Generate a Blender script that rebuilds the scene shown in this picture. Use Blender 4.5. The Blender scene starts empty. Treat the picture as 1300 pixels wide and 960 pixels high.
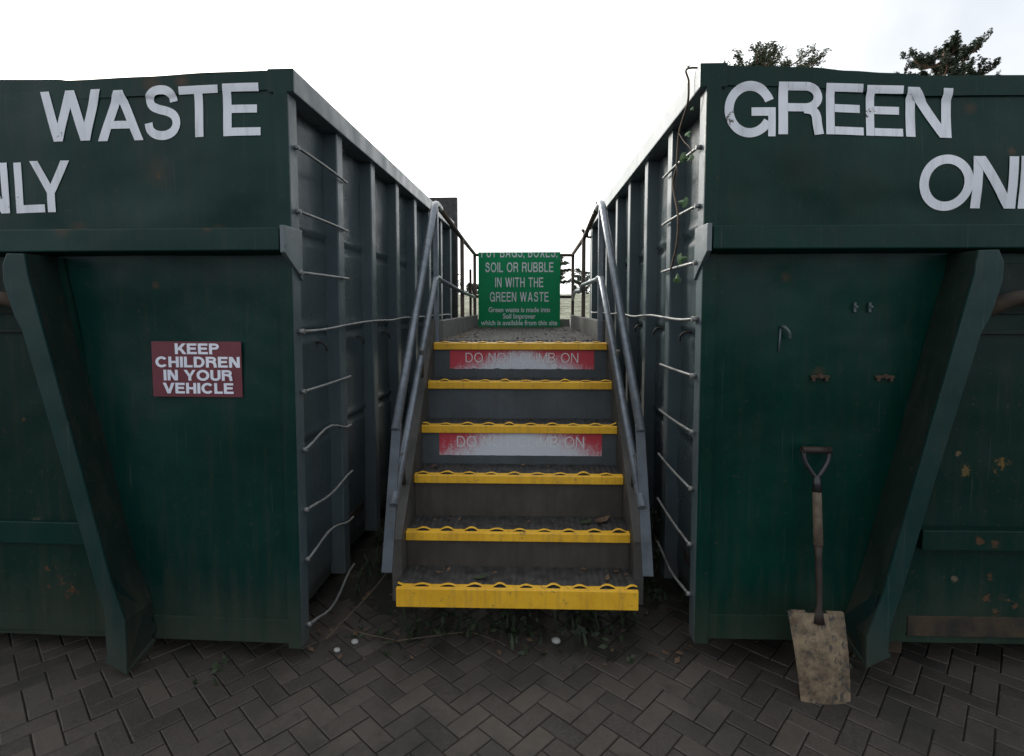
import bpy, bmesh, math, random
from mathutils import Vector, Matrix, noise
random.seed(7)
S = bpy.context.scene
COL = S.collection
GZ = -0.08            # ground level
R = math.radians

# ------------------------------------------------------------------ materials
def newmat(name):
    m = bpy.data.materials.new(name); m.use_nodes = True
    nt = m.node_tree; b = nt.nodes['Principled BSDF']
    return m, nt, b
def N(nt, t, **kw):
    n = nt.nodes.new(t)
    for k, v in kw.items():
        if k in n.inputs: n.inputs[k].default_value = v
        else: setattr(n, k, v)
    return n
def coords(nt, scale=(1, 1, 1)):
    tc = nt.nodes.new('ShaderNodeTexCoord'); mp = nt.nodes.new('ShaderNodeMapping')
    mp.inputs['Scale'].default_value = scale
    nt.links.new(tc.outputs['Object'], mp.inputs['Vector']); return mp.outputs['Vector']
def noise_n(nt, vec, scale, detail=6, rough=.6, dist=0):
    n = nt.nodes.new('ShaderNodeTexNoise'); n.inputs['Scale'].default_value = scale
    n.inputs['Detail'].default_value = detail; n.inputs['Roughness'].default_value = rough
    n.inputs['Distortion'].default_value = dist
    nt.links.new(vec, n.inputs['Vector']); return n.outputs['Fac']
def ramp(nt, fac, stops):
    r = nt.nodes.new('ShaderNodeValToRGB'); e = r.color_ramp.elements
    while len(e) < len(stops): e.new(.5)
    for i, (p, c) in enumerate(stops):
        e[i].position = p; e[i].color = (c, c, c, 1) if isinstance(c, (int, float)) else (*c, 1)
    nt.links.new(fac, r.inputs['Fac']); return r.outputs['Color']
def mix(nt, fac, a, b, mode='MIX'):
    m = nt.nodes.new('ShaderNodeMix'); m.data_type = 'RGBA'; m.blend_type = mode
    for s, v in ((0, fac), (6, a), (7, b)):
        if isinstance(v, bpy.types.NodeSocket): nt.links.new(v, m.inputs[s])
        elif s == 0: m.inputs[0].default_value = v
        else: m.inputs[s].default_value = (*v, 1)
    return m.outputs[2]
def math_n(nt, op, a, b=0):
    m = nt.nodes.new('ShaderNodeMath'); m.operation = op
    for i, v in enumerate((a, b)):
        if isinstance(v, bpy.types.NodeSocket): nt.links.new(v, m.inputs[i])
        else: m.inputs[i].default_value = v
    return m.outputs[0]
def bump(nt, b, h, strength, dist=.01):
    n = nt.nodes.new('ShaderNodeBump'); n.inputs['Strength'].default_value = strength
    n.inputs['Distance'].default_value = dist
    nt.links.new(h, n.inputs['Height']); nt.links.new(n.outputs[0], b.inputs['Normal'])
    return n
def sepz(nt, vec, i=2):
    s = nt.nodes.new('ShaderNodeSeparateXYZ'); nt.links.new(vec, s.inputs[0]); return s.outputs[i]

def paint(name, c1, c2, rough=.42, rust=.55, grime=.5, streak=.5, low=.35, spots=(), spec=.5):
    """weathered gloss paint over steel: colour drift, vertical dirt streaks, rust chips, mud splashed near the ground"""
    m, nt, b = newmat(name)
    v = coords(nt); vs = coords(nt, (9, 9, .7)); vf = coords(nt)
    col = mix(nt, ramp(nt, noise_n(nt, v, 1.7, 5), [(.3, 0.), (.7, 1.)]), c1, c2)
    gr = ramp(nt, noise_n(nt, vs, 2.2, 8, .7), [(.5, 0.), (.85, streak)])
    col = mix(nt, gr, col, (.035, .034, .024))
    # mud towards the bottom, broken by noise
    z = sepz(nt, vf)
    zz = math_n(nt, 'ADD', z, math_n(nt, 'MULTIPLY', math_n(nt, 'SUBTRACT', noise_n(nt, vs, 1.6, 6), .5), .55))
    mud = ramp(nt, zz, [(0.02, low), (.34, 0.)])
    col = mix(nt, mud, col, (.048, .046, .032))
    # speckle
    sp = ramp(nt, noise_n(nt, v, 55, 3, .7), [(.62, 0.), (.72, grime)])
    col = mix(nt, sp, col, (.05, .045, .03))
    mp2 = nt.nodes.new('ShaderNodeMapping'); tc2 = nt.nodes.new('ShaderNodeTexCoord'); mp2.inputs['Rotation'].default_value = (0, .7, 0); mp2.inputs['Scale'].default_value = (70, 1, 1.3)
    nt.links.new(tc2.outputs['Object'], mp2.inputs['Vector'])
    scr = ramp(nt, noise_n(nt, mp2.outputs[0], 1.5, 3, .5), [(.675, 0.), (.69, 0. if 'web' in name else .5)])
    col = mix(nt, scr, col, (.035, .055, .048))
    # rust
    big = noise_n(nt, v, 2.6, 3); fine = noise_n(nt, v, 17, 7, .75)
    rs = math_n(nt, 'ADD', math_n(nt, 'MULTIPLY', big, .55), math_n(nt, 'MULTIPLY', fine, .6))
    th = .83 - .16 * rust
    rf = ramp(nt, rs, [(th, 0.), (th + .035, 1.)])
    rc = mix(nt, ramp(nt, noise_n(nt, v, 40, 4), [(.35, 0.), (.65, 1.)]), (.035, .018, .010), (.095, .050, .024))
    col = mix(nt, rf, col, rc)
    for (sx_, sz_, r_, k_, cc_) in spots:      # local rust spots, dark blotches and pale blotches
        mp = nt.nodes.new('ShaderNodeMapping'); tc_ = nt.nodes.new('ShaderNodeTexCoord'); mp.inputs['Location'].default_value = (-sx_, 0, -sz_); mp.inputs['Scale'].default_value = (1, 0, 1)
        nt.links.new(tc_.outputs['Object'], mp.inputs['Vector'])
        ln = nt.nodes.new('ShaderNodeVectorMath'); ln.operation = 'LENGTH'; nt.links.new(mp.outputs[0], ln.inputs[0])
        dd = math_n(nt, 'ADD', ln.outputs['Value'], math_n(nt, 'MULTIPLY', math_n(nt, 'SUBTRACT', noise_n(nt, v, min(60, 3.5 / r_) if k_ < .9 else .95 / r_, 7, .8), .5), r_ * (3.2 if k_ >= .9 else 1.4)))
        col = mix(nt, ramp(nt, math_n(nt, 'DIVIDE', dd, r_), [(.0, k_), (1., 0.)] if k_ < .9 else [(.36, k_), (.46, 0.)]), col, cc_)
    nt.links.new(col, b.inputs['Base Color'])
    ro = math_n(nt, 'ADD', math_n(nt, 'MULTIPLY', noise_n(nt, v, 6, 5), .3), rough - .15)
    ro = math_n(nt, 'ADD', ro, math_n(nt, 'MULTIPLY', math_n(nt, 'ADD', rf, mud), .35))
    nt.links.new(ro, b.inputs['Roughness'])
    b.inputs['Specular IOR Level'].default_value = spec
    h = math_n(nt, 'ADD', math_n(nt, 'MULTIPLY', noise_n(nt, v, 2.4, 2), 1.), math_n(nt, 'MULTIPLY', fine, .05))
    h = math_n(nt, 'ADD', h, math_n(nt, 'MULTIPLY', rf, .04))
    bump(nt, b, h, .6, .03)
    return m

def simple(name, c1, c2, rough=.6, scale=8, metal=0, bs=.2, bscale=40, spec=.5, lo=.35, hi=.65, rr=.1):
    m, nt, b = newmat(name); v = coords(nt)
    nt.links.new(mix(nt, ramp(nt, noise_n(nt, v, scale, 6, .65), [(lo, 0.), (hi, 1.)]), c1, c2), b.inputs['Base Color'])
    nt.links.new(math_n(nt, 'ADD', math_n(nt, 'MULTIPLY', noise_n(nt, v, scale * 2, 4), rr * 2), rough - rr), b.inputs['Roughness'])
    b.inputs['Metallic'].default_value = metal; b.inputs['Specular IOR Level'].default_value = spec
    if bs: bump(nt, b, noise_n(nt, v, bscale, 5, .7), bs, .006)
    return m

M = {}
RB = (.075, .04, .022)
M['green_l'] = paint('faded_green_paint', (.0010, .0185, .0145), (.0030, .0320, .0255), rough=.33, rust=.30, low=.5, spec=.20, streak=.45, grime=.4,
    spots=((-.555, 1.985, .085, .55, (.05, .042, .028)), (-.555, 1.965, .016, .85, RB), (-.56, 2.33, .05, .7, RB), (-.43, 2.335, .035, .8, RB), (-.58, 1.52, .02, .7, RB), (-.30, 1.745, .03, .6, RB), (-.9, 1.748, .05, .6, RB), (-.33, 1.56, .05, .35, (.002, .006, .005))))
M['green_r'] = paint('deep_green_paint', (.0001, .0165, .0112), (.0006, .0310, .0215), rough=.33, rust=.36, low=.45, spec=.17, streak=.36, grime=.4,
    spots=((1.02, 2.20, .03, .5, RB), (1.17, 2.03, .02, .8, RB), (.19, 1.60, .05, .3, (.002, .006, .004)), (.33, 1.55, .025, .6, RB), (.47, 1.17, .03, .5, RB), (.35, 1.98, .14, .4, (.006, .012, .006)), (.62, 1.9, .16, .35, (.006, .012, .006)), (.15, 1.88, .08, .3, (.006, .012, .006))))
M['green_rusty'] = paint('chipped_green_paint', (.0008, .0165, .0112), (.0020, .0225, .0160), rough=.42, rust=.72, spec=.2, low=.5, streak=.6,
    spots=((1.06, .78, .045, .95, (.11, .075, .03)), (1.03, .85, .02, .9, (.14, .10, .05)), (1.20, .80, .06, .9, (.13, .075, .02)), (1.04, .33, .025, .9, (.11, .09, .065)), (1.18, .34, .03, 1., RB), (1.17, .25, .03, 1., RB), (1.09, .505, .03, .9, RB), (1.15, .5, .035, .9, RB), (-1.16, .49, .04, .8, (.16, .13, .10)), (-1.12, .30, .02, .9, RB), (-1.12, .22, .02, .9, RB), (-1.19, .95, .025, .9, RB)))
M['rail_green'] = paint('scuffed_green_paint', (.0030, .0225, .0205), (.006, .032, .030), rough=.40, spec=.3, rust=.50, low=.5, streak=.4)
M['web'] = paint('grimy_shaded_web', (.0022, .009, .0065), (.004, .014, .010), rough=.6, rust=.62, low=.5, streak=.5, spec=.3)  # grime plus the shade of a side-facing web, painted into the colour
M['side'] = paint('sky_sheen_side_paint', (.036, .053, .058), (.052, .072, .078), rough=.30, rust=.34, low=.6, streak=.5)  # blue-grey sky reflection along the side walls, painted into the base colour
M['ribp'] = paint('sky_sheen_rib_paint', (.055, .078, .088), (.072, .098, .108), rough=.34, rust=.26, low=.5, streak=.3)  # paler than the walls: sky light on ribs and posts put into the colour
M['trim'] = paint('sky_sheen_trim_paint', (.085, .11, .118), (.115, .14, .148), rough=.30, rust=.3, low=.5, streak=.25)  # palest: sky light on top rails and gusset painted into the colour
M['rung'] = simple('worn_steel_rod', (.11, .115, .11), (.22, .225, .22), .45, 14, .35, .3, 60)
M['rust'] = simple('rusty_steel', (.030, .018, .011), (.075, .045, .028), .85, 12, 0, .6, 50)
M['rusty_dark'] = simple('dark_rusty_strip', (.007, .008, .006), (.048, .030, .014), .85, 9, 0, .6, 50)
M['post'] = simple('grey_flat_bar', (.038, .046, .056), (.068, .080, .092), .5, 12, .3, .3, 60)
M['galv'] = simple('galvanised_tube', (.12, .14, .16), (.20, .22, .245), .35, 20, .5, .15, 60)
M['galvb'] = simple('brown_weathered_tube', (.06, .045, .035), (.12, .09, .07), .6, 18, .2, .3, 60)
M['stringer'] = simple('grimy_grey_steel', (.030, .029, .026), (.070, .066, .058), .6, 7, .1, .4, 40)
M['tread'] = simple('dirty_grip_steel', (.022, .021, .019), (.062, .060, .058), .6, 22, .2, .6, 90)
M['deck'] = simple('leaf_stained_deck', (.014, .012, .010), (.050, .045, .040), .7, 16, .1, .6, 90, lo=.4, hi=.6)
M['yellow'] = simple('worn_yellow_nosing', (.62, .36, .012), (.72, .44, .025), .55, 9, 0, .15, 60)
def yellow():
    m, nt, b = newmat('safety_yellow_paint'); v = coords(nt)
    col = mix(nt, ramp(nt, noise_n(nt, v, 6, 6), [(.35, 0.), (.65, 1.)]), (.58, .31, .008), (.70, .40, .018))
    col = mix(nt, ramp(nt, noise_n(nt, v, 26, 7, .75), [(.58, 0.), (.70, .85)]), col, (.10, .075, .04))
    vv = coords(nt, (30, 8, 3)); col = mix(nt, ramp(nt, noise_n(nt, vv, 2, 5), [(.5, 0.), (.8, .5)]), col, (.2, .13, .04))
    nt.links.new(col, b.inputs['Base Color']); b.inputs['Roughness'].default_value = .55
    bump(nt, b, noise_n(nt, v, 50, 5), .25, .004); return m
M['yellow'] = yellow()
def riser(name, c1, c2, dirt, low):
    m, nt, b = newmat(name); v = coords(nt); vs = coords(nt, (14, 1, 2))
    col = mix(nt, ramp(nt, noise_n(nt, v, 5, 6), [(.35, 0.), (.65, 1.)]), c1, c2)
    col = mix(nt, ramp(nt, noise_n(nt, vs, 1.6, 7, .7), [(.42, 0.), (.75, low)]), col, dirt)
    col = mix(nt, ramp(nt, noise_n(nt, v, 60, 3), [(.62, 0.), (.7, .6)]), col, (.03, .025, .02))
    nt.links.new(col, b.inputs['Base Color']); b.inputs['Roughness'].default_value = .6
    bump(nt, b, noise_n(nt, v, 12, 6), .3, .01); return m
M['riser'] = riser('blue_grey_riser', (.038, .050, .057), (.058, .072, .080), (.04, .034, .028), .6)
M['riser_brown'] = riser('mud_stained_riser', (.030, .026, .020), (.055, .048, .038), (.02, .016, .012), .8)
M['white'] = simple('white_lettering', (.62, .64, .72), (.74, .76, .82), .6, 5, 0, 0)
def lettering_white():
    m, nt, b = newmat('weathered_white_vinyl'); v = coords(nt)
    col = mix(nt, ramp(nt, noise_n(nt, v, 3, 6), [(.3, 0.), (.7, 1.)]), (.64, .66, .70), (.78, .80, .84))
    vs = coords(nt, (20, 20, 2)); col = mix(nt, ramp(nt, noise_n(nt, vs, 2, 7), [(.5, 0.), (.85, .55)]), col, (.25, .25, .24))
    big = noise_n(nt, v, 4, 2); fine = noise_n(nt, v, 30, 6, .8)
    s = math_n(nt, 'ADD', math_n(nt, 'MULTIPLY', big, .5), math_n(nt, 'MULTIPLY', fine, .5))
    col = mix(nt, ramp(nt, s, [(.635, 0.), (.65, 1.)]), col, (.05, .03, .025))
    nt.links.new(col, b.inputs['Base Color']); b.inputs['Roughness'].default_value = .6; return m
M['vinyl'] = lettering_white()
M['sign_red'] = simple('maroon_sign', (.115, .021, .032), (.15, .030, .042), .45, 5, 0, 0)
M['sign_green'] = simple('bright_green_board', (.0, .20, .070), (.002, .23, .085), .5, 3, 0, 0, spec=.2)
M['sign_white'] = simple('sign_white_letters', (.50, .54, .54), (.62, .65, .65), .5, 9, 0, 0)
M['sign_back'] = simple('grey_board_back', (.3, .3, .3), (.35, .35, .35), .6, 9, 0, 0)
def sticker_mat(name, zc, zs, amt):
    m, nt, b = newmat(name); v = coords(nt)
    s = nt.nodes.new('ShaderNodeSeparateXYZ'); nt.links.new(v, s.inputs[0])
    ax = math_n(nt, 'ABSOLUTE', s.outputs[0])
    xf = math_n(nt, 'SUBTRACT', 1.0, math_n(nt, 'MULTIPLY', ax, 3.1))           # worn in the middle, less at the ends
    zf = math_n(nt, 'MULTIPLY', math_n(nt, 'SUBTRACT', zc, s.outputs[2]), zs)   # worn most towards its lower edge
    n = math_n(nt, 'MULTIPLY', math_n(nt, 'SUBTRACT', noise_n(nt, v, 90, 7, .9), .5), 2.6)
    n2 = math_n(nt, 'MULTIPLY', math_n(nt, 'SUBTRACT', noise_n(nt, coords(nt, (14, 1, 4)), 4, 3, .5), .5), .9)
    f = math_n(nt, 'ADD', math_n(nt, 'ADD', xf, zf), math_n(nt, 'ADD', n, math_n(nt, 'ADD', n2, amt)))
    worn = ramp(nt, f, [(.12, 0.), (.78, 1.)])
    col = mix(nt, worn, (.42, .028, .045), (.50, .52, .56))
    col = mix(nt, ramp(nt, noise_n(nt, v, 30, 6, .8), [(.66, 0.), (.69, 1.)]), col, (.03, .035, .035))
    nt.links.new(col, b.inputs['Base Color']); b.inputs['Roughness'].default_value = .5; return m
M['stick_hi'] = sticker_mat('worn_red_sticker', .01, 9, -.10)
M['stick_lo'] = sticker_mat('spattered_red_sticker', .02, 6, .22)
M['wood'] = simple('grey_brown_wood', (.055, .040, .028), (.125, .095, .065), .75, 25, 0, .6, 60)
M['blackp'] = simple('black_plastic', (.012, .012, .013), (.02, .02, .02), .4, 25, 0, .1, 60)
M['shaft'] = simple('dark_rusted_socket', (.018, .014, .012), (.038, .026, .020), .6, 20, .3, .4, 60)
def blade():
    m, nt, b = newmat('muddy_blade'); v = coords(nt)
    col = mix(nt, ramp(nt, noise_n(nt, v, 14, 8, .7), [(.38, 0.), (.6, 1.)]), (.070, .050, .030), (.20, .150, .092))
    col = mix(nt, ramp(nt, noise_n(nt, coords(nt, (1.3, 1, 1)), 34, 4, .6), [(.54, 0.), (.62, .85)]), col, (.035, .032, .03))
    nt.links.new(col, b.inputs['Base Color']); b.inputs['Roughness'].default_value = .8
    bump(nt, b, noise_n(nt, v, 30, 6), .5, .006); return m
M['blade'] = blade()
def paver():
    m, nt, b = newmat('concrete_block_paver'); v = coords(nt)
    g = nt.nodes.new('ShaderNodeNewGeometry')
    r = g.outputs['Random Per Island']
    col = mix(nt, ramp(nt, r, [(0, 0.), (1, 1.)]), (.019, .0155, .0125), (.058, .047, .037))
    col = mix(nt, ramp(nt, noise_n(nt, v, 90, 4, .8), [(.4, .0), (.75, .6)]), col, (.085, .075, .065))
    col = mix(nt, ramp(nt, noise_n(nt, v, 2.2, 6, .65), [(.48, 0.), (.66, .8)]), col, (.014, .014, .011))
    col = mix(nt, ramp(nt, noise_n(nt, v, 14, 5, .7), [(.6, 0.), (.72, .7)]), col, (.010, .010, .008))
    nt.links.new(col, b.inputs['Base Color'])
    nt.links.new(ramp(nt, noise_n(nt, v, 3, 4), [(.4, .55), (.7, .85)]), b.inputs['Roughness'])
    bump(nt, b, noise_n(nt, v, 120, 4, .8), .5, .004); return m
M['paver'] = paver()
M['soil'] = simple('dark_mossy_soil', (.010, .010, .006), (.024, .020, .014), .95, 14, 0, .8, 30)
def field():
    m, nt, b = newmat('pale_rough_grass'); v = coords(nt)
    col = mix(nt, ramp(nt, noise_n(nt, coords(nt, (1, .35, 1)), 1.4, 9, .85), [(.42, 0.), (.58, 1.)]), (.045, .055, .022), (.25, .255, .185))
    nt.links.new(col, b.inputs['Base Color']); b.inputs['Roughness'].default_value = .9
    bump(nt, b, noise_n(nt, v, 3, 6), .8, .3); return m
M['field'] = field()
M['kerb'] = simple('weathered_grey_upstand', (.10, .10, .09), (.19, .185, .17), .8, 10, 0, .4, 50)
M['needle'] = simple('dark_pine_needles', (.016, .032, .018), (.04, .06, .03), .7, 2, 0, 0)
M['needle2'] = simple('cypress_needles', (.03, .05, .022), (.07, .095, .04), .7, 2, 0, 0)
M['bark'] = simple('reddish_bark', (.11, .06, .04), (.19, .12, .08), .9, 6, 0, .5, 20)
M['ivy'] = simple('ivy_green', (.012, .045, .008), (.035, .10, .02), .5, 30, 0, 0)
M['weed'] = simple('weed_green', (.007, .014, .005), (.026, .042, .013), .7, 20, 0, 0)
M['twig'] = simple('dry_twig', (.05, .035, .022), (.11, .08, .05), .9, 30, 0, 0)
M['leaf'] = simple('dead_leaf_brown', (.045, .028, .016), (.12, .07, .038), .8, 40, 0, 0)
M['pebble'] = simple('white_pebble', (.22, .22, .20), (.34, .34, .31), .7, 20, 0, .2, 60)

# ------------------------------------------------------------------ mesh building
class MB:
    def __init__(s, flip=1): s.bm = bmesh.new(); s.f = flip; s.mi = 0
    def _v(s, p): return s.bm.verts.new((s.f * p[0], p[1], p[2]))
    def face(s, pts, recalc=False):
        vs = [s._v(p) for p in pts]
        f = s.bm.faces.new(vs); f.material_index = s.mi; return f
    def box(s, x0, x1, y0, y1, z0, z1, bev=.004):
        t = bmesh.new()
        vs = [t.verts.new((x, y, z)) for x in sorted((x0, x1)) for y in sorted((y0, y1)) for z in sorted((z0, z1))]
        for q in ((0, 1, 3, 2), (4, 6, 7, 5), (0, 4, 5, 1), (2, 3, 7, 6), (0, 2, 6, 4), (1, 5, 7, 3)):
            t.faces.new([vs[i] for i in q])
        s.merge(t, bev)
    def merge(s, t, bev=0):
        bmesh.ops.recalc_face_normals(t, faces=t.faces)
        if bev: bmesh.ops.bevel(t, geom=list(t.edges), offset=bev, segments=2, profile=.6, affect='EDGES')
        mp = {}
        for v in t.verts: mp[v.index if False else v] = s._v(v.co)
        for f in t.faces:
            try:
                nf = s.bm.faces.new([mp[v] for v in (f.verts if s.f > 0 else reversed(f.verts))]); nf.material_index = s.mi; nf.smooth = f.smooth
            except ValueError: pass
        t.free()
    def prism(s, poly, axis, a0, a1, bev=.003):
        """extrude a 2D polygon; axis 'y': poly is (x,z); axis 'x': poly is (y,z); axis 'z': poly is (x,y)"""
        def P(p, a): return (p[0], a, p[1]) if axis == 'y' else (a, p[0], p[1]) if axis == 'x' else (p[0], p[1], a)
        t = bmesh.new()
        A = [t.verts.new(P(p, a0)) for p in poly]; B = [t.verts.new(P(p, a1)) for p in poly]
        t.faces.new(A); t.faces.new(B[::-1])
        n = len(poly)
        for i in range(n): t.faces.new([A[i], A[(i + 1) % n], B[(i + 1) % n], B[i]])
        s.merge(t, bev)
    def tube(s, pts, r, seg=10, cap=True, r2=None):
        pts = [Vector(p) for p in pts]; t = bmesh.new(); rings = []
        n = len(pts); up = None
        for i, p in enumerate(pts):
            d = (pts[min(i + 1, n - 1)] - pts[max(i - 1, 0)]).normalized()
            if up is None: up = d.orthogonal().normalized()
            a = (up - d * up.dot(d))
            a = a.normalized() if a.length > 1e-6 else d.orthogonal().normalized()
            up = a; b = d.cross(a)
            rr = r + (r2 - r) * i / (n - 1) if r2 is not None else (r[i] if isinstance(r, (list, tuple)) else r)
            rings.append([t.verts.new(p + (a * math.cos(2 * math.pi * k / seg) + b * math.sin(2 * math.pi * k / seg)) * rr) for k in range(seg)])
        for i in range(n - 1):
            for k in range(seg):
                f = t.faces.new([rings[i][k], rings[i][(k + 1) % seg], rings[i + 1][(k + 1) % seg], rings[i + 1][k]]); f.smooth = True
        if cap: t.faces.new(rings[0][::-1]); t.faces.new(rings[-1])
        s.merge(t)
    def grid(s, fn, nu, nv, smooth=True, both=0):
        vs = [[s._v(fn(i / nu, j / nv)) for j in range(nv + 1)] for i in range(nu + 1)]
        for i in range(nu):
            for j in range(nv):
                f = s.bm.faces.new([vs[i][j], vs[i + 1][j], vs[i + 1][j + 1], vs[i][j + 1]]); f.smooth = smooth; f.material_index = s.mi
    def build(s, name, mats, parent=None, loc=(0, 0, 0), rot=(0, 0, 0), recalc=False):
        if recalc: bmesh.ops.recalc_face_normals(s.bm, faces=s.bm.faces)
        me = bpy.data.meshes.new(name); s.bm.to_mesh(me); s.bm.free()
        for m in (mats if isinstance(mats, (list, tuple)) else [mats]): me.materials.append(m)
        o = bpy.data.objects.new(name, me); COL.objects.link(o); o.location = loc; o.rotation_euler = rot
        if parent: o.parent = parent
        return o
def tag(o, label=None, cat=None, group=None, kind=None):
    if label: o['label'] = label
    if cat: o['category'] = cat
    if group: o['group'] = group
    if kind: o['kind'] = kind
    return o
def empty(name, loc=(0, 0, 0), rz=0):
    o = bpy.data.objects.new(name, None); COL.objects.link(o); o.location = loc; o.rotation_euler = (0, 0, rz); o.empty_display_size = .1
    return o
def smooth_pts(pts, sub=6):
    out = []; n = len(pts); V = [Vector(p) for p in pts]
    for i in range(n - 1):
        p0 = V[max(i - 1, 0)]; p1 = V[i]; p2 = V[i + 1]; p3 = V[min(i + 2, n - 1)]
        for k in range(sub):
            t = k / sub
            out.append(.5 * ((2 * p1) + (p2 - p0) * t + (2 * p0 - 5 * p1 + 4 * p2 - p3) * t * t + (3 * p1 - p0 - 3 * p2 + p3) * t ** 3))
    out.append(V[-1]); return out

# ------------------------------------------------------------------ lettering: grotesque capitals made of strokes
def arc(cx, cy, rx, ry, a0, a1, n=22):
    return [(cx + rx * math.cos(R(a0 + (a1 - a0) * i / n)), cy + ry * math.sin(R(a0 + (a1 - a0) * i / n))) for i in range(n + 1)]
def glyph(ch, t):
    """-> (advance width, list of quads-lists). cap height 1"""
    h = t / 2; out = []
    def rect(x0, y0, x1, y1): out.append([[(x0, y0), (x1, y0), (x1, y1), (x0, y1)]])
    def diag(x0, y0, x1, y1, k=1.08): w = t * k / 2; out.append([[(x0 - w, y0), (x0 + w, y0), (x1 + w, y1), (x1 - w, y1)]])
    def line(pts, closed=False, th=None):
        th = th or t; q = []; n = len(pts); L = []; Rr = []
        for i in range(n):
            if closed: a = pts[(i - 1) % n]; b = pts[(i + 1) % n]
            else: a = pts[max(i - 1, 0)]; b = pts[min(i + 1, n - 1)]
            dx, dy = b[0] - a[0], b[1] - a[1]; l = math.hypot(dx, dy) or 1
            nx, ny = -dy / l * th / 2, dx / l * th / 2
            L.append((pts[i][0] + nx, pts[i][1] + ny)); Rr.append((pts[i][0] - nx, pts[i][1] - ny))
        for i in range(n if closed else n - 1):
            j = (i + 1) % n; q.append([Rr[i], Rr[j], L[j], L[i]])
        out.append(q)
    def spl(pts, th=None): line([(p.x, p.y) for p in smooth_pts([(a, b, 0) for a, b in pts], 6)], th=th)
    bt = t * .93
    if ch == 'W': w = 1.22; diag(.09, 1, .34, 0); diag(.34, 0, .61, 1); diag(.61, 1, .88, 0); diag(.88, 0, 1.13, 1)
    elif ch == 'A': w = .9; diag(.09, 0, .45, 1); diag(.45, 1, .81, 0); rect(.24, .24, .66, .24 + bt)
    elif ch == 'S':
        w = .80; spl([(.665, .70), (.64, .81), (.55, .895), (.41, .925), (.26, .90), (.165, .82), (.15, .725), (.20, .635), (.33, .575), (.50, .53), (.64, .46), (.705, .355), (.70, .24), (.63, .14), (.51, .085), (.38, .072), (.24, .105), (.135, .19), (.105, .32)])
    elif ch == 'T': w = .78; rect(0, 1 - bt, .78, 1); rect(.39 - h, 0, .39 + h, 1 - bt)
    elif ch == 'E': w = .74; rect(0, 0, t, 1); rect(t, 1 - bt, .72, 1); rect(t, .5 - bt / 2 + .02, .67, .5 + bt / 2 + .02); rect(t, 0, .74, bt)
    elif ch == 'F': w = .68; rect(0, 0, t, 1); rect(t, 1 - bt, .68, 1); rect(t, .46, .62, .46 + bt)
    elif ch == 'L': w = .65; rect(0, 0, t, 1); rect(t, 0, .64, bt)
    elif ch == 'I': w = t; rect(0, 0, t, 1)
    elif ch == 'H': w = .78; rect(0, 0, t, 1); rect(.78 - t, 0, .78, 1); rect(t, .5 - bt / 2, .78 - t, .5 + bt / 2)
    elif ch == 'N': w = .80; rect(0, 0, t, 1); rect(.80 - t, 0, .80, 1); diag(t * .62, 1, .80 - t * .62, 0, 1.2)
    elif ch == 'M': w = .92; rect(0, 0, t, 1); rect(.92 - t, 0, .92, 1); diag(t * .6, 1, .46, 0, 1.05); diag(.46, 0, .92 - t * .6, 1, 1.05)
    elif ch == 'V': w = .84; diag(.09, 1, .42, 0); diag(.42, 0, .75, 1)
    elif ch == 'Y': w = .86; diag(.09, 1, .43, .38); diag(.43, .38, .77, 1); rect(.43 - h, 0, .43 + h, .44)
    elif ch == 'K': w = .82; rect(0, 0, t, 1); diag(.20, .36, .70, 1, 1.25); diag(.36, .60, .73, 0, 1.2)
    elif ch == 'X': w = .82; diag(.1, 0, .72, 1, 1.15); diag(.1, 1, .72, 0, 1.15)
    elif ch == 'O': w = .98; line(arc(.49, .5, .49 - h, .515 - h, 0, 354, 44), closed=True)
    elif ch == 'C': w = .90; line(arc(.47, .5, .47 - h, .515 - h, 38, 322, 36))
    elif ch == 'G':
        w = .94; line(arc(.47, .5, .47 - h, .515 - h, 22, 330, 38)); rect(.50, .38, .94, .38 + bt); rect(.94 - t * .8, 0, .94, .38)
    elif ch == 'U': w = .78; rect(0, .33, t, 1); rect(.78 - t, .33, .78, 1); line(arc(.39, .33, .39 - h, .34 - h, 180, 360, 20))
    elif ch == 'D': w = .82; rect(0, 0, t, 1); rect(t, 1 - bt, .38, 1); rect(t, 0, .38, bt); line(arc(.38, .5, .44 - h, .5 - bt / 2, 90, -90, 22), th=bt * 1.02)
    elif ch == 'P': w = .75; rect(0, 0, t, 1); rect(t, 1 - bt, .45, 1); rect(t, .43, .45, .43 + bt); line(arc(.45, .715, .30 - h, .285 - bt / 2, 90, -90, 16), th=bt)
    elif ch == 'B':
        w = .78; rect(0, 0, t, 1); rect(t, 1 - bt, .46, 1); rect(t, .5 - bt / 2, .48, .5 + bt / 2); rect(t, 0, .48, bt)
        line(arc(.46, .75 , .27 - h, .25 - bt / 2 + .01, 90, -90, 14), th=bt); line(arc(.48, .25 + .01, .30 - h, .25 - bt / 2 + .01, 90, -90, 14), th=bt)
    elif ch == 'R':
        w = .82; rect(0, 0, t, 1); rect(t, 1 - bt, .48, 1); rect(t, .44, .48, .44 + bt)
        line(arc(.48, .72, .31 - h, .28 - bt / 2, 90, -90, 16), th=bt)
        spl([(.46, .49), (.60, .46), (.668, .37), (.690, .20), (.712, .06), (.722, 0)])
    elif ch == ',': w = t; rect(0, 0, t, t); out.append([[(t * .4, -t * .9), (t * .7, -t * .9), (t, 0), (t * .4, 0)]])
    else: w = .32
    return w, out
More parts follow.
